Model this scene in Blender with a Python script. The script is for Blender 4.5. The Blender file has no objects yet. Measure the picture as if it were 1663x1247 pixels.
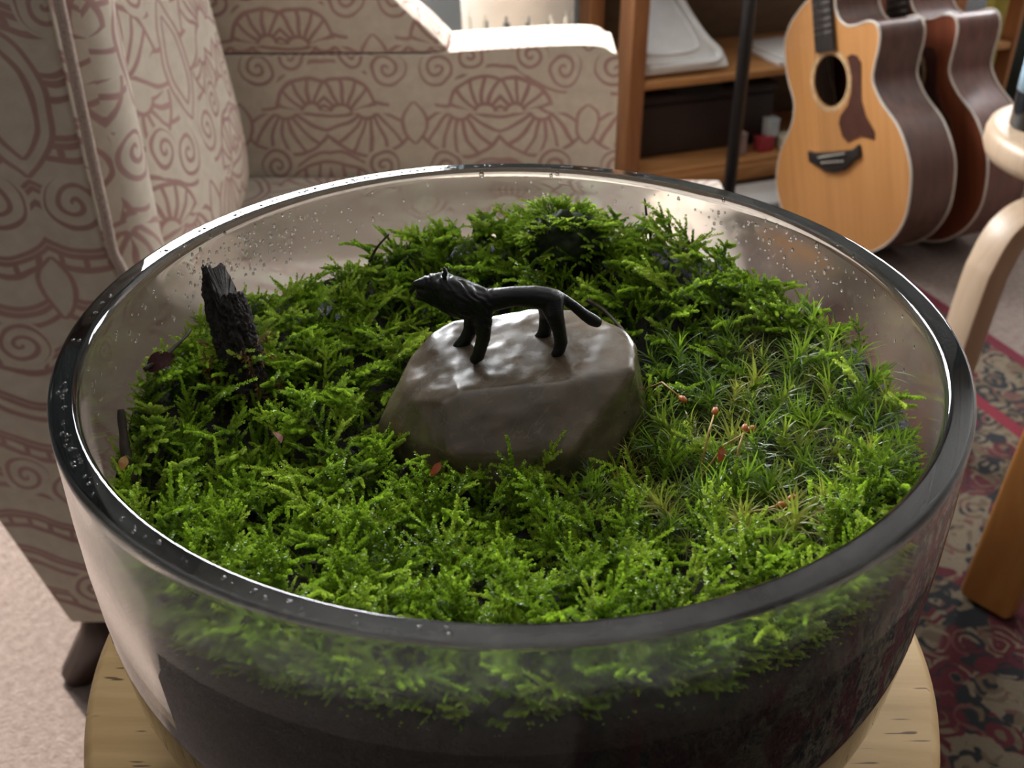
import bpy, bmesh, math, random
import numpy as np
from mathutils import Vector, Matrix, noise as mnoise
PI = math.pi
sc = bpy.context.scene
COL = sc.collection
rng = random.Random(11)
nrg = np.random.default_rng(5)

# ------------------------------------------------------------------ camera, light, exposure
PITCH, FPX = math.radians(32.693), 1700.0
CAM = Vector((0, -.3165, .95))
cd = bpy.data.cameras.new('camera'); cam = bpy.data.objects.new('camera', cd); COL.objects.link(cam)
cam.location = CAM; cam.rotation_euler = (PI / 2 - PITCH, 0, 0)
cd.sensor_fit = 'HORIZONTAL'; cd.sensor_width = 36; cd.lens = 36 * FPX / 1663
cd.clip_start = .01; cd.clip_end = 50
cd.dof.use_dof = True; cd.dof.focus_distance = .36; cd.dof.aperture_fstop = 20
sc.camera = cam
sc.view_settings.view_transform = 'Standard'; sc.view_settings.look = 'None'
sc.view_settings.gamma = 1; sc.view_settings.use_curve_mapping = False
sc.view_settings.exposure = -0.25
sc.cycles.use_denoising = True
sc.cycles.max_bounces = 14; sc.cycles.transmission_bounces = 12; sc.cycles.transparent_max_bounces = 16
sc.cycles.sample_clamp_indirect = 6
w = bpy.data.worlds.new('world'); sc.world = w; w.use_nodes = True
w.node_tree.nodes['Background'].inputs[0].default_value = (.72, .82, 1, 1)
w.node_tree.nodes['Background'].inputs[1].default_value = .03

RA = math.radians(20)                                   # the room stands turned 20 degrees to the camera
E1 = Vector((math.cos(RA), math.sin(RA), 0)); E2 = Vector((-math.sin(RA), math.cos(RA), 0))
def room(a, b, z=0): return E1 * a + E2 * b + Vector((0, 0, z))
WB = 2.06                                               # back wall
WIN = (-.90, .62, .95, 1.82); FILL_WIN = (2.02, 3.25, .90, 2.0)   # back window and an added opening that brightens the chair: a0, a1, z0, z1

sl = bpy.data.lights.new('sun', 'SUN'); so = bpy.data.objects.new('sun', sl); COL.objects.link(so)
sd = Vector((.342, -.94, -math.tan(math.radians(45)))); so.rotation_euler = sd.to_track_quat('-Z', 'Y').to_euler()
sl.energy = 9; sl.color = (1, .93, .84); sl.angle = math.radians(.8)
for W_, pw in ((WIN, 200), (FILL_WIN, 240)):  # daylight at the back window, then an added fill for the backrest
    al = bpy.data.lights.new('window_and_fill_light', 'AREA'); ao = bpy.data.objects.new('window_and_fill_light', al); COL.objects.link(ao)
    al.shape = 'RECTANGLE'; al.size = W_[1] - W_[0] + .1; al.size_y = W_[3] - W_[2] + .1; al.energy = pw; al.color = (.95, .97, 1)
    ao.visible_camera = True
    ao.location = room((W_[0] + W_[1]) / 2, WB + .22, (W_[2] + W_[3]) / 2); ao.rotation_euler = (-PI / 2, 0, RA)

def un(px, py, X=None, Y=None, Z=None):
    """the point of the photograph's pixel at a known world X, Y or Z (used for measuring)"""
    x = (px - 831.5) / FPX; v = -(py - 623.5) / FPX
    d = Vector((x, math.cos(PITCH) + v * math.sin(PITCH), -math.sin(PITCH) + v * math.cos(PITCH)))
    t = (Y - CAM.y) / d.y if Y is not None else ((Z - CAM.z) / d.z if Z is not None else (X - CAM.x) / d.x)
    return CAM + d * t

# ------------------------------------------------------------------ object helpers
def obj(name, bm, mat=None, parent=None, smooth=True, mats=None):
    if isinstance(bm, bmesh.types.BMesh):
        me = bpy.data.meshes.new(name); bm.to_mesh(me); bm.free()
    else: me = bm
    for m in (mats or [mat]):
        if m: me.materials.append(m)
    if smooth: me.polygons.foreach_set('use_smooth', [True] * len(me.polygons))
    o = bpy.data.objects.new(name, me); COL.objects.link(o)
    if parent: o.parent = parent
    return o
def sharp(o, deg=35):
    me = o.data
    try: me.set_sharp_from_angle(angle=math.radians(deg))
    except Exception: pass
    return o
def tag(o, label=None, cat=None, group=None, kind=None):
    if label: o['label'] = label
    if cat: o['category'] = cat
    if group: o['group'] = group
    if kind: o['kind'] = kind
    return o
def thing(name, label, cat, loc=(0, 0, 0), rz=0, group=None):
    o = bpy.data.objects.new(name, None); COL.objects.link(o); o.empty_display_size = .02
    o.location = loc; o.rotation_euler = (0, 0, rz)
    return tag(o, label, cat, group)
def evald(o):
    """bake the modifiers of o into its mesh"""
    dg = bpy.context.evaluated_depsgraph_get(); dg.update()
    me = bpy.data.meshes.new_from_object(o.evaluated_get(dg)); o.modifiers.clear(); o.data = me
    me.polygons.foreach_set('use_smooth', [True] * len(me.polygons))
    return o
def bevel(bm, r, seg=3, ang=30):
    es = [e for e in bm.edges if len(e.link_faces) == 2 and e.calc_face_angle(0) > math.radians(ang)]
    if es: bmesh.ops.bevel(bm, geom=es, offset=r, segments=seg, profile=.5, affect='EDGES', clamp_overlap=True)
    return bm
def box(x0, x1, y0, y1, z0, z1, r=0, seg=3, M=None, bm=None):
    b = bmesh.new(); bmesh.ops.create_cube(b, size=1)
    for v in b.verts: v.co = Vector((x0 + (v.co.x + .5) * (x1 - x0), y0 + (v.co.y + .5) * (y1 - y0), z0 + (v.co.z + .5) * (z1 - z0)))
    if r: bevel(b, r, seg)
    if M is not None: b.transform(M)
    return join(bm, b)
def join(bm, b):
    if bm is None: return b
    me = bpy.data.meshes.new('tmp'); b.to_mesh(me); b.free(); bm.from_mesh(me); bpy.data.meshes.remove(me); return bm
def prism(pts, d, F=None, r=0, seg=3, bm=None):
    """closed outline (2-D points) in the plane of frame F = (origin, u, v, n), extruded by d along n"""
    o, u, v, n = F
    b = bmesh.new(); lo = [b.verts.new(o + u * p[0] + v * p[1]) for p in pts]
    f = b.faces.new(lo); ex = bmesh.ops.extrude_face_region(b, geom=[f])
    for e in ex['geom']:
        if isinstance(e, bmesh.types.BMVert): e.co += n * d
    bmesh.ops.recalc_face_normals(b, faces=b.faces)
    if r: bevel(b, r, seg)
    return join(bm, b)
def tube(pts, rad, n=8, bm=None, caps=True, closed=False):
    b = bmesh.new(); pts = [Vector(p) for p in pts]; k = len(pts); rings = []
    prev = None
    for i, p in enumerate(pts):
        if closed: t = pts[(i + 1) % k] - pts[i - 1]
        else: t = pts[min(i + 1, k - 1)] - pts[max(i - 1, 0)]
        t.normalize()
        if prev is None:
            a = Vector((0, 0, 1)) if abs(t.z) < .9 else Vector((1, 0, 0)); prev = (a - t * a.dot(t)).normalized()
        else: prev = (prev - t * prev.dot(t)).normalized()
        q = t.cross(prev); r = rad(i / max(k - 1, 1)) if callable(rad) else rad
        rings.append([b.verts.new(p + (prev * math.cos(2 * PI * j / n) + q * math.sin(2 * PI * j / n)) * r) for j in range(n)])
    for i in range(k if closed else k - 1):
        A, B = rings[i], rings[(i + 1) % k]
        for j in range(n): b.faces.new((A[j], A[(j + 1) % n], B[(j + 1) % n], B[j]))
    if caps and not closed: b.faces.new(rings[0][::-1]); b.faces.new(rings[-1])
    return join(bm, b)
def lathe(prof, n=96, c=(0, 0, 0), bm=None, mat_of=None, rfun=None):
    b = bmesh.new(); c = Vector(c); rings = []
    for (r, z) in prof:
        if r < 1e-6: rings.append([b.verts.new(c + Vector((0, 0, z)))])
        else: rings.append([b.verts.new(c + Vector((r * math.cos(2 * PI * j / n), r * math.sin(2 * PI * j / n), z))) for j in range(n)])
    for i in range(len(rings) - 1):
        A, B = rings[i], rings[i + 1]
        for j in range(n):
            a0, a1, b0, b1 = A[j % len(A)], A[(j + 1) % len(A)], B[j % len(B)], B[(j + 1) % len(B)]
            vs = []
            for q in (a0, a1, b1, b0):
                if q not in vs: vs.append(q)
            if len(vs) > 2:
                f = b.faces.new(vs)
                if mat_of: f.material_index = mat_of(i)
    bmesh.ops.recalc_face_normals(b, faces=b.faces)
    return join(bm, b)
def boxuv(o, s=1.0, off=(0, 0), turn=False):
    """planar UVs in metres, each face by the axis it faces most"""
    me = o.data; uv = me.uv_layers.new(name='UVMap'); d = uv.data
    for p in me.polygons:
        n = p.normal; ax = max(range(3), key=lambda k: abs(n[k]))
        for li in p.loop_indices:
            c = me.vertices[me.loops[li].vertex_index].co
            q = (c.y, c.z) if ax == 0 else ((c.x, c.z) if ax == 1 else (c.x, c.y))
            if turn: q = (q[1], q[0] * .8)
            d[li].uv = (q[0] * s + off[0], q[1] * s + off[1])
    return o
def catmull(P, n=6, closed=False):
    P = [Vector(p) for p in P]; k = len(P); out = []
    for i in range(k if closed else k - 1):
        g = (lambda j: P[j % k]) if closed else (lambda j: P[max(0, min(k - 1, j))])
        a, b, c, d = g(i - 1), g(i), g(i + 1), g(i + 2)
        for s in range(n):
            t = s / n
            out.append(.5 * ((2 * b) + (c - a) * t + (2 * a - 5 * b + 4 * c - d) * t * t + (3 * b - a - 3 * c + d) * t ** 3))
    if not closed: out.append(P[-1])
    return out

# ------------------------------------------------------------------ material helpers
class S:
    """a shader socket with arithmetic"""
    nt = None
    def __init__(s, k): s.k = k
    @staticmethod
    def m(op, *a, clamp=False):
        n = S.nt.nodes.new('ShaderNodeMath'); n.operation = op; n.use_clamp = clamp
        for i, v in enumerate(a):
            if isinstance(v, S): S.nt.links.new(v.k, n.inputs[i])
            else: n.inputs[i].default_value = v
        return S(n.outputs[0])
    def __add__(a, b): return S.m('ADD', a, b)
    __radd__ = __add__
    def __sub__(a, b): return S.m('SUBTRACT', a, b)
    def __rsub__(a, b): return S.m('SUBTRACT', b, a)
    def __mul__(a, b): return S.m('MULTIPLY', a, b)
    __rmul__ = __mul__
    def __truediv__(a, b): return S.m('DIVIDE', a, b)
    def lt(a, b): return S.m('LESS_THAN', a, b)
    def gt(a, b): return S.m('GREATER_THAN', a, b)
    def abs(a): return S.m('ABSOLUTE', a)
    def fract(a): return S.m('FRACT', a)
    def max(a, b): return S.m('MAXIMUM', a, b)
    def min(a, b): return S.m('MINIMUM', a, b)
    def sin(a): return S.m('SINE', a)
    def sqrt(a): return S.m('SQRT', a)
def sstep(x, lo, hi):
    n = S.nt.nodes.new('ShaderNodeMapRange'); n.interpolation_type = 'SMOOTHSTEP'; S.nt.links.new(x.k, n.inputs[0])
    n.inputs[1].default_value = lo; n.inputs[2].default_value = hi; return S(n.outputs[0])
class Mat:
    def __init__(s, name):
        s.m = bpy.data.materials.new(name); s.m.use_nodes = True; s.nt = s.m.node_tree; S.nt = s.nt
        s.b = s.nt.nodes['Principled BSDF']; s.out = s.nt.nodes['Material Output']
    def link(s, a, b): s.nt.links.new(a.k if isinstance(a, S) else a, b)
    def node(s, t, **kw):
        n = s.nt.nodes.new(t)
        for k, v in kw.items(): setattr(n, k, v)
        return n
    def coord(s, which='Object', scale=None, rot=None):
        t = s.node('ShaderNodeTexCoord').outputs[which]
        if scale or rot:
            mp = s.node('ShaderNodeMapping'); s.link(t, mp.inputs[0])
            if scale: mp.inputs[3].default_value = scale
            if rot: mp.inputs[2].default_value = rot
            t = mp.outputs[0]
        return t
    def noise(s, vec, scale, detail=3, rough=.55, dist=0, out='Fac'):
        n = s.node('ShaderNodeTexNoise'); s.link(vec, n.inputs['Vector'])
        n.inputs['Scale'].default_value = scale; n.inputs['Detail'].default_value = detail
        n.inputs['Roughness'].default_value = rough; n.inputs['Distortion'].default_value = dist
        return n.outputs[out] if out != 'Fac' else S(n.outputs['Fac'])
    def voro(s, vec, scale, feature='F1', out='Distance'):
        n = s.node('ShaderNodeTexVoronoi'); n.feature = feature; s.link(vec, n.inputs['Vector']); n.inputs['Scale'].default_value = scale
        return n.outputs[out]
    def ramp(s, fac, stops, interp='LINEAR'):
        r = s.node('ShaderNodeValToRGB'); s.link(fac, r.inputs[0]); e = r.color_ramp.elements; r.color_ramp.interpolation = interp
        while len(e) < len(stops): e.new(.5)
        for k, (p, c) in enumerate(stops): e[k].position = p; e[k].color = (*c, 1)
        return r.outputs[0]
    def mix(s, fac, a, b, mode='MIX'):
        n = s.node('ShaderNodeMix'); n.data_type = 'RGBA'; n.blend_type = mode
        for v, i in ((fac, 0), (a, 6), (b, 7)):
            if isinstance(v, (S, bpy.types.NodeSocket)): s.link(v, n.inputs[i])
            elif i == 0: n.inputs[0].default_value = v
            else: n.inputs[i].default_value = (*v, 1)
        return n.outputs[2]
    def set(s, **kw):
        for k, v in kw.items():
            i = s.b.inputs[{'col': 'Base Color', 'rough': 'Roughness', 'spec': 'Specular IOR Level', 'metal': 'Metallic', 'trans': 'Transmission Weight',
                            'ior': 'IOR', 'coat': 'Coat Weight', 'coatr': 'Coat Roughness', 'sheen': 'Sheen Weight', 'alpha': 'Alpha'}[k]]
            if isinstance(v, (S, bpy.types.NodeSocket)): s.link(v, i)
            else: i.default_value = (*v, 1) if isinstance(v, tuple) else v
        return s
    def bump(s, h, strength=.3, dist=.001):
        n = s.node('ShaderNodeBump'); n.inputs['Strength'].default_value = strength; n.inputs['Distance'].default_value = dist
        s.link(h, n.inputs['Height']); s.link(n.outputs[0], s.b.inputs['Normal']); return s
def plain(name, col, rough=.5, var=.12, scale=30, **kw):
    M = Mat(name); n = M.noise(M.coord(), scale)
    c = M.ramp(n, [(.3, tuple(v * (1 - var) for v in col)), (.7, tuple(min(1, v * (1 + var)) for v in col))])
    M.set(col=c, rough=rough, **kw); return M.m
def wood(name, light, dark, scale=(1, 12, 12), rough=.45, ticks=None, coat=0, tone=3):
    M = Mat(name); v = M.coord('Object', scale)
    n = M.noise(v, tone, 5, .6, 1.2); c = M.ramp(n, [(.32, dark), (.68, light)])
    if ticks:
        t = M.noise(M.coord('Object', ticks[0]), ticks[1], 1, .4); c = M.mix(sstep(t, ticks[2], ticks[2] + .05), c, ticks[3])
    M.set(col=c, rough=rough, coat=coat); M.bump(n, .15, .0008); return M.m

def fabric_mat(side=False):
    M = Mat('printed_fabric_side' if side else 'printed_fabric'); uv = M.node('ShaderNodeTexCoord').outputs['UV']
    nz = M.node('ShaderNodeTexNoise'); M.link(uv, nz.inputs['Vector']); nz.inputs['Scale'].default_value = 22; nz.inputs['Detail'].default_value = 1
    ds = M.node('ShaderNodeVectorMath', operation='MULTIPLY_ADD'); M.link(nz.outputs['Color'], ds.inputs[0]); ds.inputs[1].default_value = (.012, .012, 0); M.link(uv, ds.inputs[2])
    sp = M.node('ShaderNodeSeparateXYZ'); M.link(ds.outputs[0], sp.inputs[0])
    P, V = .24, .30
    u0 = S(sp.outputs[0]); v0 = S(sp.outputs[1])
    x = ((u0 / P).fract() - .5).abs() * P               # mirrored across each stripe of the print
    y = (v0 / V).fract() * V
    def line(d, wd): return 1 - sstep(d, wd * .55, wd)
    def polar(cx, cy):
        dx, dy = x - cx, y - cy
        return (dx * dx + dy * dy).sqrt(), S.m('ARCTAN2', dy, dx) / (2 * PI)
    def spiral(cx, cy, R, step, hand):
        r, a = polar(cx, cy)
        return line(((r / step + a * hand).fract() - .5).abs() * step, .0030) * r.lt(R)
    L = spiral(.034, .062, .026, .013, 1).max(spiral(.078, .078, .022, .012, -1)).max(spiral(.045, .225, .024, .012, -1))
    used = polar(.034, .062)[0].lt(.029).max(polar(.078, .078)[0].lt(.025)).max(polar(.045, .225)[0].lt(.027))
    # pointed leaf on the mirror axis, two outlines
    for (cy, hw, hh) in ((.145, .021, .046), (.145, .032, .062), (.285, .016, .030), (-.015, .016, .030)):
        dy = ((y - cy) / hh)
        wd = S.m('SUBTRACT', 1, dy * dy, clamp=True) * hw
        inr = dy.abs().lt(1.0)
        L = L.max(line((x - wd).abs(), .0032) * inr * (1 - used)); used = used.max(x.lt(wd) * inr)
    # feather fans: strokes that sweep round a centre
    for (cx, cy, r0, r1, k, sh, hs_) in (() if side else ((.12, .15, .020, .080, 22, 70., 1), (.065, .31, .018, .070, 18, -60., -1), (.085, .135, .016, .050, 15, 80., -1), (.10, .0, .014, .050, 15, 60., 1))):
        r, a = polar(cx, cy)
        gate = (a * hs_).gt(.03) * (a * hs_).lt(.47)
        st = line(((a * k + r * sh * .22).fract() - .5).abs() * r * (2 * PI / k), .0034) * r.gt(r0) * r.lt(r1)
        ring = line((r - r1).abs(), .0034).max(line((r - r0).abs(), .0034))
        L = L.max(st.max(ring) * gate * (1 - used)); used = used.max(r.lt(r1) * gate)
    # trailing ribbons between the motifs
    wv_ = y + (x * 42).sin() * .014 + (u0 * 9).sin() * .010
    if side:                                             # long paired stripes with short rungs between some of them
        fr = (wv_ / .050).fract()
        pr = line((fr - .25).abs() * .050, .0040).max(line((fr - .50).abs() * .050, .0036)).max(line((fr - .62).abs() * .050, .0030))
        rung = line(((x / .020).fract() - .5).abs() * .020, .0034) * fr.gt(.25) * fr.lt(.50) * ((wv_ / .1).fract()).lt(.5)
        L = L.max(pr.max(rung) * (1 - used))
    else:
        rb = line(((wv_ / .034).fract() - .5).abs() * .034, .0032); L = L.max(rb * (1 - used) * x.gt(.03))
    cl = M.noise(uv, 60, 3); base = M.ramp(cl, [(.3, (.61, .545, .445)), (.7, (.70, .635, .53))])
    red = M.ramp(M.noise(uv, 9, 2), [(.35, (.27, .075, .09)), (.65, (.40, .17, .17))])
    M.set(col=M.mix(L * .66, base, red), rough=.85, spec=.2, sheen=.1)
    wv = M.noise(M.coord('UV', (1400, 1400, 1)), 1, 1); M.bump(wv, .2, .0005); return M.m
FAB = fabric_mat(); FABSIDE = fabric_mat(True)
PIPE = plain('piping_cloth', (.52, .42, .36), .8, .25, 400)
DARKWOOD = wood('dark_leg_wood', (.06, .03, .02), (.03, .015, .01), (12, 12, 1))
PINE = wood('pine_orange', (.42, .19, .075), (.27, .105, .04), (10, 10, 1), .45, ((7, 7, 4), 3.2, .70, (.09, .03, .015)))
SHELFWOOD = wood('shelf_pine', (.50, .25, .09), (.36, .16, .055), (2, 14, 14), .45)
BLOND = wood('blond_birch', (.52, .385, .265), (.45, .32, .21), (14, 14, 1.2), .42)
STOOLTOP = wood('pale_stool_wood', (.66, .45, .215), (.52, .335, .145), (2.2, 22, 10), .42, ((55, 520, 60), 1.0, .70, (.16, .09, .045)))
ORANGEWOOD = wood('orange_oak', (.50, .22, .06), (.40, .16, .04), (10, 10, 1), .45)
BLACK = plain('black_metal', (.012, .012, .013), .4)

# ------------------------------------------------------------------ the setting
def carpet_mat():
    M = Mat('pink_beige_carpet'); v = M.coord()
    c = M.ramp(M.noise(v, 90, 4, .7), [(.3, (.155, .118, .10)), (.55, (.215, .168, .145)), (.75, (.26, .21, .185))])
    M.set(col=c, rough=.95, spec=.1); M.bump(M.noise(v, 260, 3), .8, .004); return M.m
f = obj('floor', box(-3.2, 3.4, -2.6, 3.2, -.1, 0), carpet_mat(), smooth=False); f.rotation_euler.z = RA; f['kind'] = 'structure'
WALLM = plain('wall_paint', (.30, .35, .38), .85, .04, 6)
wb = bmesh.new()
for (a0, a1, z0, z1) in ((-3.2, WIN[0], 0, 2.5), (WIN[1], FILL_WIN[0], 0, 2.5), (FILL_WIN[1], 3.4, 0, 2.5), *[q for W_ in (WIN, FILL_WIN) for q in ((W_[0], W_[1], 0, W_[2]), (W_[0], W_[1], W_[3], 2.5))]):
    box(a0, a1, WB, WB + .15, z0, z1, bm=wb)
def setting(name, bm, m, parent=None, k='structure'):
    o = obj(name, bm, m, parent, smooth=False)
    if not parent: o.rotation_euler.z = RA; o['kind'] = k
    return o
setting('wall_back', wb, WALLM)
setting('wall_left', box(-3.35, -3.2, -2.6, 2.2, 0, 2.5), plain('left_wall_paint', (.40, .37, .33), .85, .04, 6))
setting('wall_right', box(3.4, 3.55, -2.6, 2.2, 0, 2.5), plain('right_wall_paint', (.32, .30, .28), .85, .04, 6))
setting('ceiling', box(-3.35, 3.55, -2.6, 2.2, 2.5, 2.6), plain('ceiling_paint', (.50, .49, .47), .85, .03, 6))
WPAINT = plain('white_window_paint', (.75, .75, .73), .5)
for k, W_ in enumerate((WIN, FILL_WIN)):
    wf = bmesh.new(); t = .025
    for (a0, a1, z0, z1) in ((W_[0], W_[0] + t, W_[2], W_[3]), (W_[1] - t, W_[1], W_[2], W_[3]), (W_[0] + t, W_[1] - t, W_[2], W_[2] + t), (W_[0] + t, W_[1] - t, W_[3] - t, W_[3])):
        box(a0, a1, WB + .03, WB + .10, z0, z1, .004, 2, bm=wf)
    win = setting('window_%d' % (k + 1), wf, WPAINT)  # the second frame only surrounds the added, unseen fill opening

# ------------------------------------------------------------------ rug
def rug_mat():
    M = Mat('persian_rug'); v = M.coord()
    wob = M.node('ShaderNodeVectorMath', operation='MULTIPLY_ADD'); M.link(M.noise(v, 35, 2, out='Color'), wob.inputs[0]); wob.inputs[1].default_value = (.02, .02, 0); M.link(v, wob.inputs[2])
    vv = wob.outputs[0]
    cr, cream, navy, tan, rose = (.085, .011, .018), (.175, .138, .092), (.016, .018, .022), (.115, .082, .05), (.12, .05, .04)
    pal = M.ramp(S(M.voro(vv, 26, out='Color')), [(0, navy), (.22, cream), (.45, tan), (.6, navy), (.72, cr), (.88, cream)], 'CONSTANT')
    pal2 = M.ramp(S(M.voro(vv, 55, out='Color')), [(0, tan), (.3, navy), (.5, cream), (.7, rose), (.85, navy)], 'CONSTANT')
    d = S(M.voro(vv, 26)); c = M.mix(sstep((d * 3.2).fract(), .45, .55), pal, pal2)
    med = sstep(M.noise(v, 7, 1), .56, .58); c = M.mix(med * sstep((d * 4).fract(), .25, .35), c, cr)
    sp = M.node('ShaderNodeSeparateXYZ'); M.link(v, sp.inputs[0]); x = S(sp.outputs[0])
    e = .66 - x.abs()
    c = M.mix(e.lt(.028), c, (.12, .010, .022)); c = M.mix(e.gt(.16) * e.lt(.185), c, (.19, .016, .03))
    c = M.mix(M.noise(v, 500, 2) * .5, c, (.05, .045, .04))
    M.set(col=c, rough=.95, spec=.1); M.bump(M.noise(v, 420, 2), .7, .003); return M.m
rug = obj('patterned_rug', box(-.66, .66, -1.5, .78, 0, .008, .003, 2), rug_mat()); rug.location = room(.60, .40, .0005); rug.rotation_euler.z = RA
tag(rug, 'dark red and cream persian rug with floral pattern lying on the beige carpet', 'rug')

# ------------------------------------------------------------------ armchair
ch = thing('wing_armchair', 'cream wing armchair printed with red scrolls and leaves behind the bowl', 'armchair', (-.15, .85, 0))
def chair_part(name, bm, m=FAB, off=(0, 0), label=None, parent=None, s=1.0, turn=False):
    o = obj(name, bm, m, parent or ch)
    boxuv(o, s, off, turn); bm_m = Matrix.Translation((.15, -.85, 0)); o.data.transform(bm_m) if parent is None else o.data.transform(bm_m)
    if label: o['label'] = label
    return o
XZ = lambda y: (Vector((0, y, 0)), Vector((1, 0, 0)), Vector((0, 0, 1)), Vector((0, 1, 0)))
def curve2(P, n=5): return [(p.x, p.y) for p in catmull([(a, b, 0) for a, b in P], n)]
near = [(-.478, .12), (.145, .12), (.145, .49)] + curve2([(.145, .49), (.12, .512), (-.10, .515), (-.31, .52), (-.342, .55), (-.347, .62), (-.348, .95), (-.38, 1.06), (-.48, 1.09), (-.64, 1.08)])[1:] + [(-.70, .98), (-.58, .50), (-.518, .262)]
chair_part('near_side', prism(near, .10, XZ(.496), .022, 4), FABSIDE, off=(.03, .05), s=1.0)
chair_part('wing_roll', tube(catmull([(-.362, .5485, .50), (-.364, .5485, .62), (-.365, .5485, .80), (-.367, .5485, .95), (-.40, .5485, 1.04), (-.48, .5485, 1.058)], 6), .0455, 24), off=(.02, .02))
pip = tube([(p[0] + .0045, .497, p[1]) for p in curve2([(.14, .48), (.10, .508), (-.10, .512), (-.31, .517), (-.342, .55), (-.345, .62), (-.345, .95), (-.38, 1.06), (-.48, 1.09)], 8)], .0048, 8)
chair_part('piping', pip, PIPE, label='cream piping cord along the near wing edge')
fararm = [(-.50, .12), (.145, .12)] + curve2([(.145, .30), (.144, .535), (.132, .568), (.09, .577), (-.05, .570), (-.12, .564)]) + [(-.50, .562)]
chair_part('arm', prism(fararm, .11, XZ(1.1), .016, 4), off=(.01, .11))
farw = [(-.50, .564), (-.10, .566)] + curve2([(-.085, .570), (-.115, .600), (-.155, .637), (-.21, .72), (-.27, .86), (-.31, .98), (-.38, 1.06), (-.48, 1.09), (-.64, 1.08)]) + [(-.70, .98), (-.58, .60)]
chair_part('wing', prism(farw, .10, XZ(1.103), .02, 4), off=(.06, .02))
b = bmesh.new()                                          # cushioned back: a domed pad that leans back
NY, NZ = 24, 30
def pad(i, j, back=False):
    s, t = i / NY * 2 - 1, j / NZ * 2 - 1
    e = (1 - abs(s) ** 5) * (1 - abs(t) ** 7); e = max(e, 0) ** .5
    y = .825 + s * .222; z = .70 + t * .31
    xf = -.412 - (z - .45) * .13 + .095 * e - .018 * s * s
    return Vector((xf if not back else -.50 - (z - .45) * .15, y, z))
G = [[b.verts.new(pad(i, j)) for j in range(NZ + 1)] for i in range(NY + 1)]
H = [[b.verts.new(pad(i, j, True)) for j in range(NZ + 1)] for i in range(NY + 1)]
for i in range(NY):
    for j in range(NZ):
        b.faces.new((G[i][j], G[i + 1][j], G[i + 1][j + 1], G[i][j + 1])); b.faces.new((H[i][j], H[i][j + 1], H[i + 1][j + 1], H[i + 1][j]))
for j in range(NZ):
    b.faces.new((G[0][j], G[0][j + 1], H[0][j + 1], H[0][j])); b.faces.new((G[NY][j + 1], G[NY][j], H[NY][j], H[NY][j + 1]))
for i in range(NY):
    b.faces.new((G[i + 1][0], G[i][0], H[i][0], H[i + 1][0])); b.faces.new((G[i][NZ], G[i + 1][NZ], H[i + 1][NZ], H[i][NZ]))
bmesh.ops.recalc_face_normals(b, faces=b.faces)
chair_part('backrest', b, off=(.07, .09))
shell = [(-.44, .12), (-.478, .12), (-.518, .262), (-.58, .50), (-.70, .98), (-.64, 1.07), (-.56, 1.05), (-.49, .45)]
chair_part('back_shell', prism(shell, .50, XZ(.60), .01, 3))
seat = [(-.40, .605), (.152, .605), (.152, .53), (.294, .53), (.294, 1.083), (.152, 1.083), (.152, 1.093), (-.40, 1.093)]
chair_part('seat_cushion', prism(seat, .098, (Vector((0, 0, .297)), Vector((1, 0, 0)), Vector((0, 1, 0)), Vector((0, 0, 1))), .022, 4))
chair_part('seat_base', box(-.44, .20, .60, 1.097, .12, .296, .008, 2))
for (x, y, dx) in ((-.445, .535, -.062), (.10, .56, 0), (-.445, 1.14, -.062), (.10, 1.14, 0)):   # the rear pair is raked back
    chair_part('leg', tube([(x, y, .12), (x + dx * .35, y, .065), (x + dx, y, .0088 if x > 0 else 0)], lambda t: .030 - .008 * t, 12), DARKWOOD)

# ------------------------------------------------------------------ round stool and the glass bowl
ZB, ZR = .623, .7732
st = thing('round_stool', 'round pale wooden stool with dark grain flecks under the glass bowl', 'stool', (0, 0, 0))
def ztop(p): return [(r, z) for r, z in p]
obj('seat', lathe([(0, ZB - .032), (.160, ZB - .032), (.170, ZB - .028), (.1735, ZB - .018), (.1735, ZB - .010), (.172, ZB - .004), (.168, ZB), (0, ZB)], 128), STOOLTOP, st)
for k in range(4):
    a = PI / 4 + k * PI / 2; obj('leg', tube([(.10 * math.cos(a), .10 * math.sin(a), ZB - .032), (.135 * math.cos(a), .135 * math.sin(a), .009)], lambda t: .018 - .003 * t, 14), STOOLTOP, st)
obj('stretcher', tube([(.123 * math.cos(PI / 4), .123 * math.sin(PI / 4), .22), (-.123 * math.cos(PI / 4), -.123 * math.sin(PI / 4), .22)], .009, 10), STOOLTOP, st)

def glass_mat(name, fog):
    M = Mat(name); v = M.coord()
    M.set(col=(.93, .955, .94), trans=1.0, ior=1.46, rough=0.0)
    if fog:
        n = M.noise(v, 26, 4, .6); n2 = M.noise(v, 150, 3)
        sp = M.node('ShaderNodeSeparateXYZ'); M.link(v, sp.inputs[0]); up = sstep(S(sp.outputs[2]), .095, .125)   # mist settles above the moss
        M.set(rough=(sstep(n, .32, .6) * .16 + sstep(n2, .55, .75) * .10) * (up * .8 + .2) + .015)
        df = M.node('ShaderNodeBsdfDiffuse'); df.inputs[0].default_value = (.75, .72, .68, 1)
        tl = M.node('ShaderNodeBsdfTranslucent'); tl.inputs[0].default_value = (.75, .72, .68, 1)
        a = M.node('ShaderNodeMixShader'); a.inputs[0].default_value = .6; M.link(df.outputs[0], a.inputs[1]); M.link(tl.outputs[0], a.inputs[2])
        m2 = M.node('ShaderNodeMixShader'); M.link((sstep(n, .30, .75) * .055 + sstep(n2, .5, .8) * .03 + .008) * up, m2.inputs[0])
        M.link(M.b.outputs[0], m2.inputs[1]); M.link(a.outputs[0], m2.inputs[2]); M.link(m2.outputs[0], M.out.inputs[0])
    return M.m
GLASS, FOG = glass_mat('clear_glass', False), glass_mat('fogged_glass', True)
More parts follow.
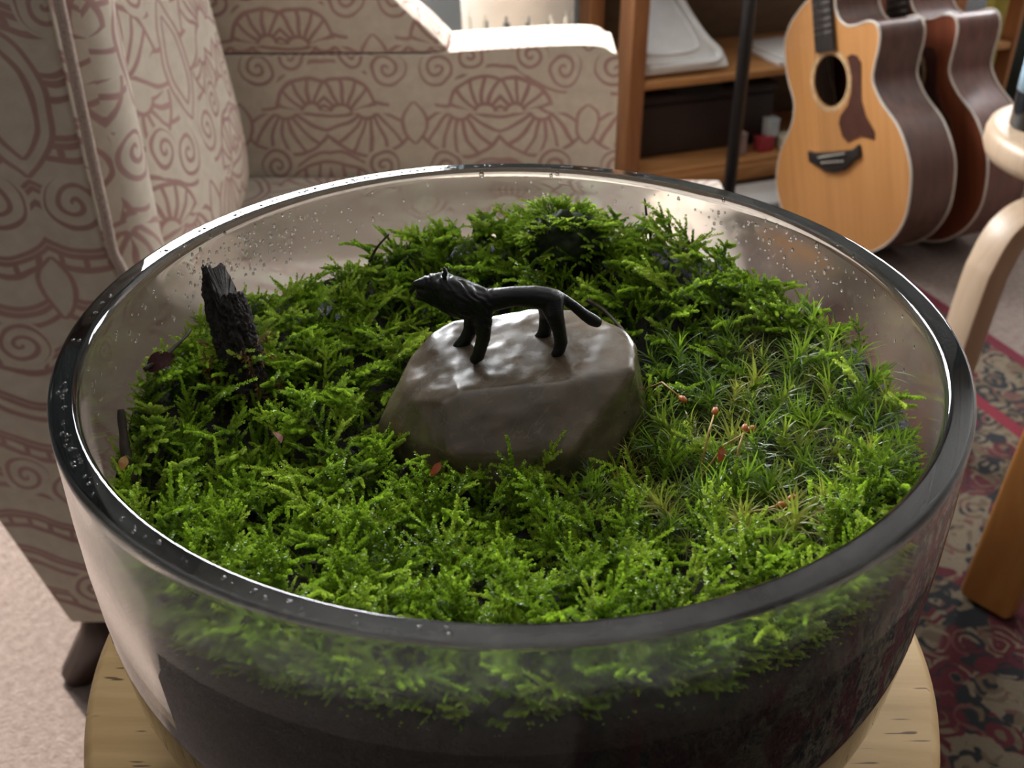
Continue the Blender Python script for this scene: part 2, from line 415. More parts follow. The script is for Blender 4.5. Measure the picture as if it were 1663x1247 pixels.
bowl = thing('glass_bowl', 'wide round clear glass bowl full of moss standing on the pale stool', 'bowl', (0, 0, ZB))
HB = ZR - ZB
outer = [(0, 0), (.10, 0), (.118, .003), (.130, .010), (.138, .020), (.1445, .033), (.148, .050), (.1503, .075), (.1515, .105), (.1515, .125), (.1512, HB - .009), (.1511, HB - .0040), (.1509, HB - .0013), (.1505, HB - .0005), (.1498, HB - .0001), (.1494, HB), (.1490, HB)]
inner = [(.1441, HB), (.1438, HB), (.1431, HB - .0003), (.1424, HB - .0011), (.1419, HB - .0023), (.1418, HB - .0042), (.1420, HB - .010), (.1430, .122), (.1430, .100), (.1420, .075), (.1392, .052), (.1345, .036), (.126, .023), (.110, .014), (.09, .012), (0, .012)]
no = len(outer)
bw = obj('bowl_wall', lathe(outer + inner, 160, mat_of=lambda i: 1 if i >= no + 5 else 0), parent=bowl, mats=[GLASS, FOG])

# ------------------------------------------------------------------ soil and moss ground
TIP = [(-180, -.022), (-164, -.032), (-140, -.026), (-115, -.016), (-90, -.012), (-60, -.012), (-30, -.013), (0, -.013), (15, -.014), (36, -.017), (45, -.009), (64, -.008), (76, -.007), (94, -.012), (112, -.013), (123, -.024), (140, -.024), (155, -.021), (170, -.019), (180, -.022)]
ta = np.array([t[0] for t in TIP], float); tz = np.array([t[1] for t in TIP])
def ground(x, y):
    r = math.hypot(x, y); a = math.degrees(math.atan2(y, x)); wall = float(np.interp(a, ta, tz))
    k = min(1, max(0, (r - .035) / .105)); k = k * k * (3 - 2 * k)
    c = -.030 + .006 * mnoise.noise(Vector((x * 45, y * 45, 3)))
    return ZR + c * (1 - k) + wall * k - .0185 + (.0055 * mnoise.noise(Vector((x * 75, y * 75, 1))) + .002 * mnoise.noise(Vector((x * 170, y * 170, 7)))) * (1 if r < .12 else .5)
def soil_mat():
    M = Mat('dark_wet_peat'); v = M.coord(); n = M.noise(v, 160, 5, .7)
    M.set(col=M.ramp(n, [(.3, (.006, .006, .004)), (.6, (.018, .014, .008)), (.8, (.05, .032, .018))]), rough=.6); M.bump(n, .8, .003); return M.m
b = bmesh.new(); NA, NR = 160, 34; rings = []
for i in range(NR + 1):
    r = .1408 * i / NR
    rings.append([b.verts.new((r * math.cos(2 * PI * j / NA), r * math.sin(2 * PI * j / NA), ground(r * math.cos(2 * PI * j / NA), r * math.sin(2 * PI * j / NA)) - .003)) for j in range(NA if i else 1)])
for (r, z) in ((.1434, .107), (.1435, .095), (.1426, .075), (.1399, .052), (.1352, .036), (.1265, .0225), (.1098, .0132), (.09, .0113), (.05, .0113), (0, .0113)):
    row = []
    for j in range(NA if r else 1):
        a = 2 * PI * j / NA; g = math.degrees(a); pull = max(0, min(1, (g - 150) / 25)) * max(0, min(1, (232 - g) / 18))   # the peat has shrunk from the glass at the left
        pull = pull * pull * (3 - 2 * pull); k = 1 - pull * .028; row.append(b.verts.new((r * k * math.cos(a), r * k * math.sin(a), ZB + z)))
    rings.append(row)
for A, B in zip(rings, rings[1:]):
    for j in range(NA):
        vs = []
        for q in (A[j % len(A)], A[(j + 1) % len(A)], B[(j + 1) % len(B)], B[j % len(B)]):
            if q not in vs: vs.append(q)
        b.faces.new(vs)
bmesh.ops.recalc_face_normals(b, faces=b.faces)
tag(obj('peat_soil', b, soil_mat()), 'dark wet peat soil filling the glass bowl below the moss', 'soil', kind='stuff')

# ------------------------------------------------------------------ moss plants
def moss_mat(name, low, high, gold, rough=.34, thru=(.55, .85, .05)):
    M = Mat(name); at = M.node('ShaderNodeAttribute'); at.attribute_name = 'tint'
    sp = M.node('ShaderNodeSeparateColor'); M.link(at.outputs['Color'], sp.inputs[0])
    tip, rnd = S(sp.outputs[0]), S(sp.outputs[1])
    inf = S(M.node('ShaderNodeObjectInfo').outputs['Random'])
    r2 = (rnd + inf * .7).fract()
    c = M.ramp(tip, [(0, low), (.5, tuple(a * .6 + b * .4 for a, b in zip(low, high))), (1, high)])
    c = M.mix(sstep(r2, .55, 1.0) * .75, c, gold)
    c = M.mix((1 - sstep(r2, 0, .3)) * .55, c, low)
    M.set(col=c, rough=rough, spec=.55)
    tl = M.node('ShaderNodeBsdfTranslucent'); M.link(M.mix(.35, c, thru), tl.inputs[0])
    m2 = M.node('ShaderNodeMixShader'); m2.inputs[0].default_value = .5
    M.link(M.b.outputs[0], m2.inputs[1]); M.link(tl.outputs[0], m2.inputs[2]); M.link(m2.outputs[0], M.out.inputs[0]); return M.m
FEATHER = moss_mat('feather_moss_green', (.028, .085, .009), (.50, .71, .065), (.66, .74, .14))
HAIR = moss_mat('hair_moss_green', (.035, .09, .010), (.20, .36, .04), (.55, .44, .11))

def leaf_axis(P, lmax, step, alpha, per, rg, wid=.30, taper=.55, tint=(0, 1)):
    """little pointed leaves all round a curved stem P (n x 3): returns verts (m*4 x 3), tints"""
    seg = np.linalg.norm(np.diff(P, axis=0), axis=1); cum = np.concatenate([[0], np.cumsum(seg)]); L = cum[-1]
    s = np.repeat(np.arange(step, L, step), per); m = len(s); s = s + rg.uniform(-.4, .4, m) * step; s = np.clip(s, 0, L)
    base = np.stack([np.interp(s, cum, P[:, k]) for k in range(3)], 1)
    s2 = np.clip(s + L * .04, 0, L * 1.04); d = np.stack([np.interp(s2, cum, P[:, k]) for k in range(3)], 1) - np.stack([np.interp(np.clip(s - L * .04, 0, L), cum, P[:, k]) for k in range(3)], 1)
    t = d / (np.linalg.norm(d, axis=1, keepdims=True) + 1e-12)
    ref = np.where(np.abs(t[:, 2:3]) < .85, np.array([[0, 0, 1.]]), np.array([[1., 0, 0]]))
    n = np.cross(t, ref); n /= np.linalg.norm(n, axis=1, keepdims=True); bb = np.cross(t, n)
    ph = rg.uniform(0, 2 * np.pi, m)[:, None]; al = (alpha + rg.uniform(-.25, .25, m))[:, None]
    rad = np.cos(ph) * n + np.sin(ph) * bb; dr = np.cos(al) * t + np.sin(al) * rad; side = np.cross(dr, rad); side /= np.linalg.norm(side, axis=1, keepdims=True) + 1e-9
    u = (s / L)[:, None]; ln = lmax * (1 - taper * np.clip((u - .45) / .55, 0, 1) ** 1.5) * rg.uniform(.75, 1.15, (m, 1))
    mid = base + dr * ln * .5 + rad * ln * .06
    V = np.stack([base, mid + side * ln * wid, base + dr * ln - rad * ln * .05, mid - side * ln * wid], 1).reshape(-1, 3)
    T = np.repeat(tint[0] + (tint[1] - tint[0]) * u[:, 0], 4)
    return V, T
def stem_curve(p, d, L, bend, k=7):
    out = [np.array(p, float)]; d = np.array(d, float); d /= np.linalg.norm(d)
    for i in range(k - 1):
        out.append(out[-1] + d * L / (k - 1)); d = d + np.array(bend) / (k - 1); d /= np.linalg.norm(d)
    return np.array(out)
def frond(rg):
    """feather moss: a leafy arching shoot with a few leafy side shoots"""
    L = rg.uniform(.016, .026); b0 = rg.uniform(-.5, .5)
    P = stem_curve((0, 0, 0), (.25, 0, 1), L, (rg.uniform(.5, 1.3), b0, -rg.uniform(.1, .5)), 9)
    VV, TT = [], []
    v, t = leaf_axis(P, .00115, .00034, .95, 4, rg, wid=.36, taper=.35, tint=(-.1, 1)); VV.append(v); TT.append(t)
    side = 1
    for k in range(rg.integers(4, 8)):
        i = int(rg.integers(2, 7)); side = -side; d = P[i + 1] - P[i]; d /= np.linalg.norm(d)
        q = np.cross(d, (1, 0, .2)); q /= np.linalg.norm(q); dd = d * .75 + q * side * .8 + np.array([0, 0, .15])
        l2 = rg.uniform(.005, .0095) * (1.1 - .06 * i); Q = stem_curve(P[i], dd, l2, (.2, 0, .3), 6)
        v, t = leaf_axis(Q, .00105, .00034, .95, 4, rg, wid=.36, taper=.35, tint=(.05 + i * .07, .55 + i * .065)); VV.append(v); TT.append(t)
    return np.concatenate(VV), np.concatenate(TT)
def tuft(rg):
    """hair moss: long narrow leaves that curl out from one stem"""
    VV, TT = [], []; H = rg.uniform(.008, .016); n = int(rg.integers(28, 40))
    for k in range(n):
        u = k / n; a = k * 2.4 + rg.uniform(-.3, .3); z0 = H * (.15 + .85 * u); L = rg.uniform(.0075, .0135) * (1 - .2 * u); al = 1.15 - .75 * u + rg.uniform(-.2, .2)
        c, s = math.cos(a), math.sin(a); d = np.array([math.sin(al) * c, math.sin(al) * s, math.cos(al)])
        P = stem_curve((0, 0, z0), d, L, (.5 * c + rg.uniform(-.3, .3), .5 * s + rg.uniform(-.3, .3), -.9 * rg.uniform(.4, 1.3)), 6)
        sd = np.array([-s, c, 0]); w = .00030 * np.array([.8, 1, .95, .75, .45, .08])
        Lf, Rt = P - sd * w[:, None], P + sd * w[:, None]
        for i in range(5):
            VV.append(np.array([Lf[i], Rt[i], Rt[i + 1], Lf[i + 1]])); TT.append(np.array([i, i, i + 1, i + 1]) / 5 * .9 + .1 * u)
    return np.concatenate(VV), np.concatenate(TT)
def mesh_from(name, V, T, R, mat):
    me = bpy.data.meshes.new(name); nq = len(V) // 4
    me.vertices.add(len(V)); me.vertices.foreach_set('co', V.astype(np.float32).ravel())
    me.loops.add(nq * 4); me.loops.foreach_set('vertex_index', np.arange(nq * 4, dtype=np.int32))
    me.polygons.add(nq); me.polygons.foreach_set('loop_start', np.arange(0, nq * 4, 4, dtype=np.int32))
    me.update(calc_edges=True)
    ca = me.color_attributes.new('tint', 'FLOAT_COLOR', 'POINT'); C4 = np.ones((len(V), 4), np.float32); C4[:, 0] = T; C4[:, 1] = R; C4[:, 2] = 0
    ca.data.foreach_set('color', C4.ravel()); me.materials.append(mat); return me
def place(kind, variants, spots, mat, root, part_name, rest_name, limit=300):
    """spots: (x, y, z, azimuth, tilt, scale); the nearest ones one object each, the rest one mesh"""
    spots = sorted(spots, key=lambda s: (Vector(s[:3]) - CAM).length + (9 if math.hypot(s[0], s[1]) > .1362 and s[1] < 0 else 0))
    meshes = [mesh_from(part_name, V, T, np.full(len(V), .15 + .11 * k), mat) for k, (V, T) in enumerate(variants)]
    mats = [Matrix.Translation(s[:3]) @ Matrix.Rotation(s[3], 4, 'Z') @ Matrix.Rotation(s[4], 4, 'Y') @ Matrix.Scale(s[5], 4) for s in spots]
    RV, RT, RR = [], [], []
    for i, mt in enumerate(mats):                          # keep every shoot inside the glass
        m4 = np.array(mt); W = variants[i % len(variants)][0] @ m4[:3, :3].T + m4[:3, 3]
        lim = np.interp(W[:, 2] - ZB, [.012, .036, .052, .075, .10, .16], [.10, .132, .138, .1410, .1418, .1415]) - .0003
        r_ = np.hypot(W[:, 0], W[:, 1]); e = (r_ - lim).max()
        if e > 0:
            p = mt.translation; h = math.hypot(p.x, p.y); mt.translation = Vector((p.x * (1 - e * 1.02 / h), p.y * (1 - e * 1.02 / h), p.z))
    for i, mt in enumerate(mats):
        k = i % len(variants)
        if i < limit:
            o = bpy.data.objects.new(part_name, meshes[k]); COL.objects.link(o); o.parent = root; o.matrix_basis = mt
        else:
            m4 = np.array(mt); RV.append(variants[k][0] @ m4[:3, :3].T + m4[:3, 3]); RT.append(variants[k][1]); RR.append(np.full(len(variants[k][1]), nrg.random()))
    if RV:
        o = bpy.data.objects.new(rest_name, mesh_from(rest_name, np.concatenate(RV), np.concatenate(RT), np.concatenate(RR), mat)); COL.objects.link(o); o.parent = root; o['kind'] = 'stuff'

# the footprints things stand on, so that no moss grows through them
def pip_in(x, y, poly):
    c = False; j = len(poly) - 1
    for i in range(len(poly)):
        (xi, yi), (xj, yj) = poly[i], poly[j]
        if (yi > y) != (yj > y) and x < (xj - xi) * (y - yi) / (yj - yi) + xi: c = not c
        j = i
    return c
ROCK = [(-.050, -.004), (-.030, -.026), (-.004, -.036), (.030, -.030), (.052, .004), (.052, .036), (.030, .060), (-.004, .062), (-.034, .044)]
HAIRZONE = [(p.x, p.y) for p in (un(a, c, Z=.735) for a, c in ((950, 720), (1020, 600), (1130, 545), (1260, 560), (1420, 570), (1530, 650), (1500, 790), (1340, 900), (1180, 935), (1060, 900), (960, 810)))]
STUMP = (-.098, .004)
def scatter(step, jit, rmax):
    out = []; n = int(.3 / step)
    for i in range(-n, n + 1):
        for j in range(-n, n + 1):
            x = (i + .5 * (j % 2)) * step + rng.uniform(-jit, jit); y = j * step * .866 + rng.uniform(-jit, jit)
            if math.hypot(x, y) < rmax: out.append((x, y))
    return out
fspots, hspots = [], []
HOLES = ((-.082, .098, .013), (-.128, -.002, .010), (.022, .098, .012))
for (x, y) in scatter(.0060, .0030, .1385):
    if pip_in(x, y, ROCK) or math.hypot(x - STUMP[0], y - STUMP[1]) < .009: continue
    if any(math.hypot(x - h[0], y - h[1]) < h[2] for h in HOLES): continue
    inh = pip_in(x, y, HAIRZONE); r = math.hypot(x, y); a = math.atan2(y, x)
    if inh and rng.random() < .82: continue
    wallk = max(0, (r - .118) / .02)
    az = rng.uniform(0, 2 * PI); tilt = rng.uniform(.0, .75)
    if wallk > 0: az = a + PI + rng.uniform(-1.6, 1.6); tilt *= .6
    sc_ = rng.uniform(.8, 1.35)
    if r > .131 and -2.9 < a < -.3: az = a + rng.choice((-1, 1)) * rng.uniform(1.2, 1.8); tilt = rng.uniform(.1, .5); sc_ *= .9
    fspots.append((x, y, ground(x, y) - .002, az, tilt, sc_))
for (x, y) in scatter(.0086, .0036, .134):
    if pip_in(x, y, ROCK) or not pip_in(x, y, HAIRZONE): continue
    hspots.append((x, y, ground(x, y) - .001, rng.uniform(0, 6.28), rng.uniform(0, .95), rng.choice((rng.uniform(.7, 1.0), rng.uniform(.9, 1.35)))))
for k in range(190):                                       # a ragged fringe of shoots close to the glass
    a = rng.uniform(-PI, PI); r = rng.uniform(.126, .1375); x, y = r * math.cos(a), r * math.sin(a)
    fspots.append((x, y, ground(x, y) - .003, a + rng.choice((PI, -1.5, 1.5)) + rng.uniform(-.6, .6), rng.uniform(.0, .5), rng.uniform(.65, 1.1)))
# moss pressed against the front of the glass, growing down the wall
for k in range(520):
    a = math.radians(rng.gauss(-104, 44)); dz = rng.uniform(.0, .026) * max(0, 1 - abs(math.degrees(a) + 100) / 95)
    x, y = .1380 * math.cos(a), .1380 * math.sin(a)
    fspots.append((x, y, ground(x, y) - .0045 - dz, a + rng.uniform(-.5, .5), rng.uniform(-.1, .35), rng.uniform(.55, .8)))
fm = thing('feather_moss', 'bright green feathery moss carpet growing over the soil in the bowl', 'moss')
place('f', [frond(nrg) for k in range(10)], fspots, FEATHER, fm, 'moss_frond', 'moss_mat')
hm = thing('hair_moss', 'golden green tufted moss with long curling leaves right of the stone', 'moss')
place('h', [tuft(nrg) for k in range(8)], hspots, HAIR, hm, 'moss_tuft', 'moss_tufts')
# raised hummock of moss at the back
hu = thing('moss_hummock', 'raised dark hummock of moss against the back of the bowl', 'moss', (0, 0, 0))
b = bmesh.new(); bmesh.ops.create_icosphere(b, subdivisions=4, radius=1)
HC = Vector((.023, .108, ZR - .022))
for v in b.verts:
    d = v.co.normalized(); k = 1 + .25 * mnoise.noise(d * 2.4 + Vector((3, 1, 2))) + .16 * mnoise.noise(d * 7) + .10 * mnoise.noise(d * 17)
    v.co = HC + Vector((d.x * .017 * k, d.y * .013 * k, d.z * .015 * k))
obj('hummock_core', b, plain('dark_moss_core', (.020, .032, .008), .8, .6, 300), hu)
hs = []
for k in range(130):
    a = rng.uniform(0, 2 * PI); e = rng.uniform(-.2, 1.2); d = Vector((math.cos(a) * math.cos(e), math.sin(a) * math.cos(e), math.sin(e)))
    if -2.3 < a - 2 * PI * (a > PI) < -.6 and e < .8 and rng.random() < .6: continue
    hs.append((*(HC + Vector((d.x * .016, d.y * .012, d.z * .012))), a, (PI / 2 - e) * .5, rng.uniform(.45, .7)))
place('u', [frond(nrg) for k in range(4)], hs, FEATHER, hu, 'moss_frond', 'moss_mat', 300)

# ------------------------------------------------------------------ stone
def stone_mat():
    M = Mat('wet_stone'); v = M.coord()
    n = M.noise(v, 28, 5, .6, .8); n2 = M.noise(v, 95, 4)
    c = M.ramp(n, [(.28, (.050, .037, .024)), (.5, (.13, .098, .064)), (.72, (.25, .20, .14))])
    c = M.mix(sstep(M.noise(v, 60, 3, .6, 2), .60, .72) * .5, c, (.25, .11, .06)); c = M.mix(sstep(n2, .55, .8) * .5, c, (.05, .045, .035)); wv_ = M.noise(M.coord('Object', (1, 1, 2.2)), 22, 3, .55, 2.5); c = M.mix((1 - sstep((wv_ - .5).abs(), .003, .010)) * .22, c, (.30, .27, .22))
    M.set(col=c, rough=sstep(n2, .3, .8) * .25 + .16, spec=.5, coat=.35, coatr=.10); M.bump(M.noise(v, 110, 3), .14, .0010); return M.m
RP = []
for (px, py) in ((735, 519), (850, 502), (955, 502), (1015, 532), (1035, 560), (1030, 600), (925, 620), (800, 616), (748, 636)):
    RP.append(un(px, py, Z=.7545 + max(0, px - 760) / 270 * .0070 + (.0035 if py < 540 else 0)))
for (px, py, z) in ((700, 538, .7545), (668, 572, .7495), (650, 615, .7465), (672, 650, .7468), (715, 652, .7510)):
    RP.append(un(px, py, Z=z))                            # the shallow facet at the left
for (x, y) in ROCK: RP.append(Vector((x, y, .722))); RP.append(Vector((x * .95, y * .95 + .001, .700)))
RP += [un(612, 690, Y=-.004), un(735, 740, Y=-.034), un(930, 735, Y=-.034)]
b = bmesh.new()
for p in RP: b.verts.new(p)
r_ = bmesh.ops.convex_hull(b, input=b.verts)
for v in [v for v in b.verts if not v.link_faces]: b.verts.remove(v)
rock = obj('stone', b, stone_mat())
md = rock.modifiers.new('bv', 'BEVEL'); md.width = .0016; md.segments = 2; md.limit_method = 'ANGLE'; md.angle_limit = math.radians(14)
md = rock.modifiers.new('rm', 'REMESH'); md.mode = 'VOXEL'; md.voxel_size = .0009
md = rock.modifiers.new('sm', 'SMOOTH'); md.iterations = 2
evald(rock)
RN = [(v.co.copy(), v.normal.copy()) for v in rock.data.vertices]
for v, (c, n) in zip(rock.data.vertices, RN):
    v.co = c + n * (.0006 * mnoise.noise(c * 50) + .0002 * mnoise.noise(c * 210) - .0007 * abs(mnoise.noise(c * 60 + Vector((5, 2, 1)))))
tag(rock, 'wet grey brown stone with a flat top in the middle of the moss', 'stone')

# ------------------------------------------------------------------ lion figurine
from mathutils.bvhtree import BVHTree
rock.data.update()
RT_ = BVHTree.FromPolygons([v.co[:] for v in rock.data.vertices], [p.vertices[:] for p in rock.data.polygons])
def rock_z(x, y):
    h = RT_.ray_cast(Vector((x, y, .9)), Vector((0, 0, -1))); return h[0].z if h[0] else .73
def caps(bm, pts, n=5):
    """overlapping balls along a chain of (px, py, radius_px, y)"""
    for (a, c) in zip(pts, pts[1:]):
        pa, pc = un(a[0], a[1], Y=a[3]), un(c[0], c[1], Y=c[3])
        sa = (pa - CAM).length / FPX / 1.02
        for i in range(n + 1):
            t = i / n; r = (a[2] + (c[2] - a[2]) * t) * sa
            bmesh.ops.create_icosphere(bm, subdivisions=2, radius=r, matrix=Matrix.Translation(pa.lerp(pc, t)))
LY = .004; NE, FA = LY - .0052, LY + .0075
b = bmesh.new()
caps(b, [(675, 461, 6.0, LY), (692, 460, 12.5, LY), (708, 461, 19, LY), (722, 465, 24, LY)])
caps(b, [(680, 482, 6.5, LY), (696, 480, 11, LY), (716, 474, 17, LY)]); caps(b, [(684, 471, 9.5, LY), (700, 471, 16, LY)]); caps(b, [(692, 481, 11, LY), (710, 486, 14, LY), (735, 497, 17, LY)])
for yy in (LY - .002, LY + .002): caps(b, [(722, 464, 18, yy), (738, 475, 27, yy), (754, 486, 32, yy), (776, 490, 27, yy)])
caps(b, [(724, 486, 12, LY), (738, 500, 14, LY), (752, 504, 15, LY)])
for yy in (LY - .0022, LY + .0022): caps(b, [(770, 492, 23, yy), (800, 487, 20, yy), (835, 481, 17.5, yy), (868, 482, 19.5, yy), (890, 486, 20.5, yy)])
caps(b, [(782, 500, 20, NE + .002), (785, 525, 15, NE), (785, 548, 12.5, NE), (780, 566, 11.5, NE), (777, 577, 11, NE), (771, 583, 9, NE)])
caps(b, [(766, 500, 19, FA - .002), (766, 520, 14, FA), (764, 536, 12.5, FA), (756, 551, 11.5, FA), (748, 559, 10.5, FA), (743, 563, 8.5, FA)])
caps(b, [(895, 489, 22, NE + .003), (900, 510, 16.5, NE), (908, 535, 12.5, NE), (911, 555, 12, NE), (908, 567, 11, NE), (903, 574, 9, NE)])
caps(b, [(890, 492, 20, FA - .003), (888, 510, 13.5, FA), (885, 527, 11, FA), (885, 537, 12, FA), (880, 545, 10.5, FA), (874, 549, 8.5, FA)])
caps(b, [(902, 478, 9.5, LY), (916, 486, 9, LY), (932, 497, 9, LY), (950, 512, 10, LY), (961, 519, 11, LY), (969, 523, 9.5, LY)])
for yy in (LY - .0035, LY + .0035): caps(b, [(722, 448, 5, yy), (722.5, 440, 4, yy), (722.5, 434, 2.2, yy)], 3)
lm = Mat('black_plastic'); v = lm.coord(); lm.set(col=(.008, .008, .009), rough=.42, spec=.4); lm.bump(lm.noise(lm.coord('Object', (260, 260, 700)), 1, 2), .35, .0008)
lion = obj('lion_figurine', b, lm.m)
md = lion.modifiers.new('rm', 'REMESH'); md.mode = 'VOXEL'; md.voxel_size = .00045
md = lion.modifiers.new('sm', 'SMOOTH'); md.iterations = 4; md.factor = .5
evald(lion)
LN = [(v.co.copy(), v.normal.copy()) for v in lion.data.vertices]
for v, (c, nn) in zip(lion.data.vertices, LN):           # combed mane
    k = 1 if un(690, 470, Y=LY).x < c.x < un(800, 470, Y=LY).x and c.z > un(750, 520, Y=LY).z else 0
    if k: v.co = c + nn * .0002 * math.sin((c.x * .7 + c.z * .7) * 3200 + 4 * mnoise.noise(c * 300))
tag(lion, 'small black plastic lion figurine standing on the flat wet stone', 'toy lion')
lz = min(v.co.z for v in lion.data.vertices)

# ------------------------------------------------------------------ bark stump
b = bmesh.new(); p0, p1 = Vector((-.0935, .000, .704)), Vector((-.1085, .034, .7735))
ax = (p1 - p0).normalized(); q1 = Vector((1, 0, 0)); q1 = (q1 - ax * q1.dot(ax)).normalized(); q2 = ax.cross(q1)
NA, NZ = 110, 120; rings = []
for i in range(NZ + 1):
    t = i / NZ; row = []
    for j in range(NA):
        a = 2 * PI * j / NA; d = q1 * math.cos(a) + q2 * math.sin(a)
        r = .0086 - .0012 * t - .0012 * max(0, (t - .85) / .15) ** 1.3
        L = (p1 - p0).length * (1 - .15 * min(1, max(0, .5 + 2.2 * math.cos(a + .3)))) + .0020 * mnoise.noise(Vector((math.cos(a) * 4, math.sin(a) * 4, 1))) + .004
        p = p0 + ax * (t * L); n = mnoise.noise(Vector((math.cos(a) * 2.2, math.sin(a) * 2.2, t * 9))) * .16 + mnoise.noise(Vector((math.cos(a) * 7, math.sin(a) * 7, t * 16))) * .13 + mnoise.noise(Vector((math.cos(a) * 14, math.sin(a) * 14, t * 70))) * .13 + mnoise.noise(Vector((math.cos(a) * 5, math.sin(a) * 5, t * 34))) * .10
        row.append(b.verts.new(p + d * r * (1 + n)))
    rings.append(row)
for A, B in zip(rings, rings[1:]):
    for j in range(NA): b.faces.new((A[j], A[(j + 1) % NA], B[(j + 1) % NA], B[j]))
tc = b.verts.new(p0 + ax * .067); bc = b.verts.new(p0)
for j in range(NA): b.faces.new((rings[-1][j], rings[-1][(j + 1) % NA], tc)); b.faces.new((rings[0][(j + 1) % NA], rings[0][j], bc))
M = Mat('black_bark'); v = M.coord('Object', (1, 1, .5)); n = M.noise(v, 260, 5, .7)
M.set(col=M.ramp(n, [(.35, (.006, .005, .005)), (.6, (.022, .014, .009)), (.8, (.075, .035, .015))]), rough=.75); M.bump(n, .9, .002)
stump = obj('bark_stump', b, M.m); tag(stump, 'black crumbling stump of bark standing upright at the left of the moss', 'bark')
V_, T_ = frond(nrg); V_ = V_ * .62
dry = moss_mat('dry_moss_brown', (.16, .085, .03), (.42, .27, .10), (.5, .3, .1), thru=(.6, .35, .1))
DV, DT = [], []
for k in range(60):
    t = rng.uniform(.18, .64); a = PI + rng.uniform(-1.0, .9) if k % 3 else rng.uniform(-1.2, .2)
    d = q1 * math.cos(a) + q2 * math.sin(a); p = p0 + ax * (t * .082) + d * .0070
    mt = Matrix.Translation(p) @ d.to_track_quat('Z', 'Y').to_matrix().to_4x4() @ Matrix.Rotation(rng.uniform(0, 6), 4, 'Z') @ Matrix.Scale(rng.uniform(.45, .8), 4)
    m4 = np.array(mt); DV.append(V_ @ m4[:3, :3].T + m4[:3, 3]); DT.append(T_)
o = obj('dry_moss', mesh_from('dry_moss', np.concatenate(DV), np.concatenate(DT), np.full(sum(map(len, DT)), .4), dry), None, stump, smooth=False); o['kind'] = 'stuff'; o['label'] = 'brown dry moss clinging to the bark'

# ------------------------------------------------------------------ bits lying in the moss
def ondge(px, py, dz=.0): return un(px, py, Z=ZR - .030 + dz)
STALK, CAPS = plain('golden_stalk', (.42, .27, .05), .5), plain('orange_capsule', (.50, .14, .025), .45)
for (A, B, lab) in (((1132, 772), (1215, 700), 'golden moss stalk with orange capsule leaning right, middle of the tufted moss'),
                    ((1137, 762), (1160, 672), 'golden moss stalk with orange capsule standing nearly upright beside the stone'),
                    ((1165, 868), (1262, 822), 'golden moss stalk with orange tip lying low near the front right rim'),
                    ((1195, 872), (1280, 812), 'golden moss stalk with orange tip crossing another near the front right rim'),
                    ((1045, 620), (1105, 645), 'short golden moss stalk beside the right end of the stone'),
                    ((1188, 780), (1208, 700), 'thin golden moss stalk upright behind the crossing stalks')):
    p, q = ondge(*A, -.002), ondge(*B, .006); m_ = p.lerp(q, .5) + Vector((0, 0, .003))
    t = thing('moss_stalk', lab, 'moss stalk', p, 0, 'stalks in the tufted moss')
    obj('stem', tube([(0, 0, -.004), m_ - p, q - p], lambda u: .00045 - .00015 * u, 6), STALK, t)
    e = (q - m_).normalized(); obj('capsule', tube([q - p - e * .0005, q - p + e * .001, q - p + e * .0025, q - p + e * .0036], lambda u: .0004 + .0009 * math.sin(PI * min(1, u + .05)), 8), CAPS, t)
def dead_leaf(px, py, L, W, az, col, lab, dz=.004):
    b = bmesh.new(); N_ = 8; rows = []
    for i in range(N_ + 1):
        u = i / N_; ww = W * math.sin(PI * min(.98, u * .92 + .04)) ** .8; z = .12 * L * math.sin(u * 4)
        rows.append([b.verts.new((L * (u - .5), ww * s, z + abs(s) * W * .3)) for s in (-.5, 0, .5)])
    for A, B in zip(rows, rows[1:]):
        for j in range(2): b.faces.new((A[j], A[j + 1], B[j + 1], B[j]))
    ex = bmesh.ops.solidify(b, geom=b.faces, thickness=.0002)
    o = obj('dead_leaf', b, plain('dead_leaf_' + lab.split()[1], col, .5, .3, 200)); o.location = ondge(px, py, dz); o.rotation_euler = (.5, -.5, az); tag(o, lab, 'leaf', 'dead leaves in the moss')
dead_leaf(708, 762, .0055, .0026, .9, (.50, .13, .03), 'small orange dead leaf in the moss in front of the stone')
dead_leaf(262, 590, .011, .008, .3, (.09, .015, .015), 'broad wine red dead leaf in the moss near the left glass', .006)
dead_leaf(1170, 738, .006, .003, 1.2, (.52, .14, .02), 'bright rust dead leaf among the tufted moss stalks')
dead_leaf(450, 710, .005, .003, 2.2, (.30, .08, .03), 'tiny brown dead leaf at the foot of the bark stump')
dead_leaf(200, 752, .005, .003, 1.4, (.55, .30, .08), 'pale tan dead leaf against the left glass', .008)
TW = plain('dark_twig', (.035, .02, .012), .7, .4, 300)
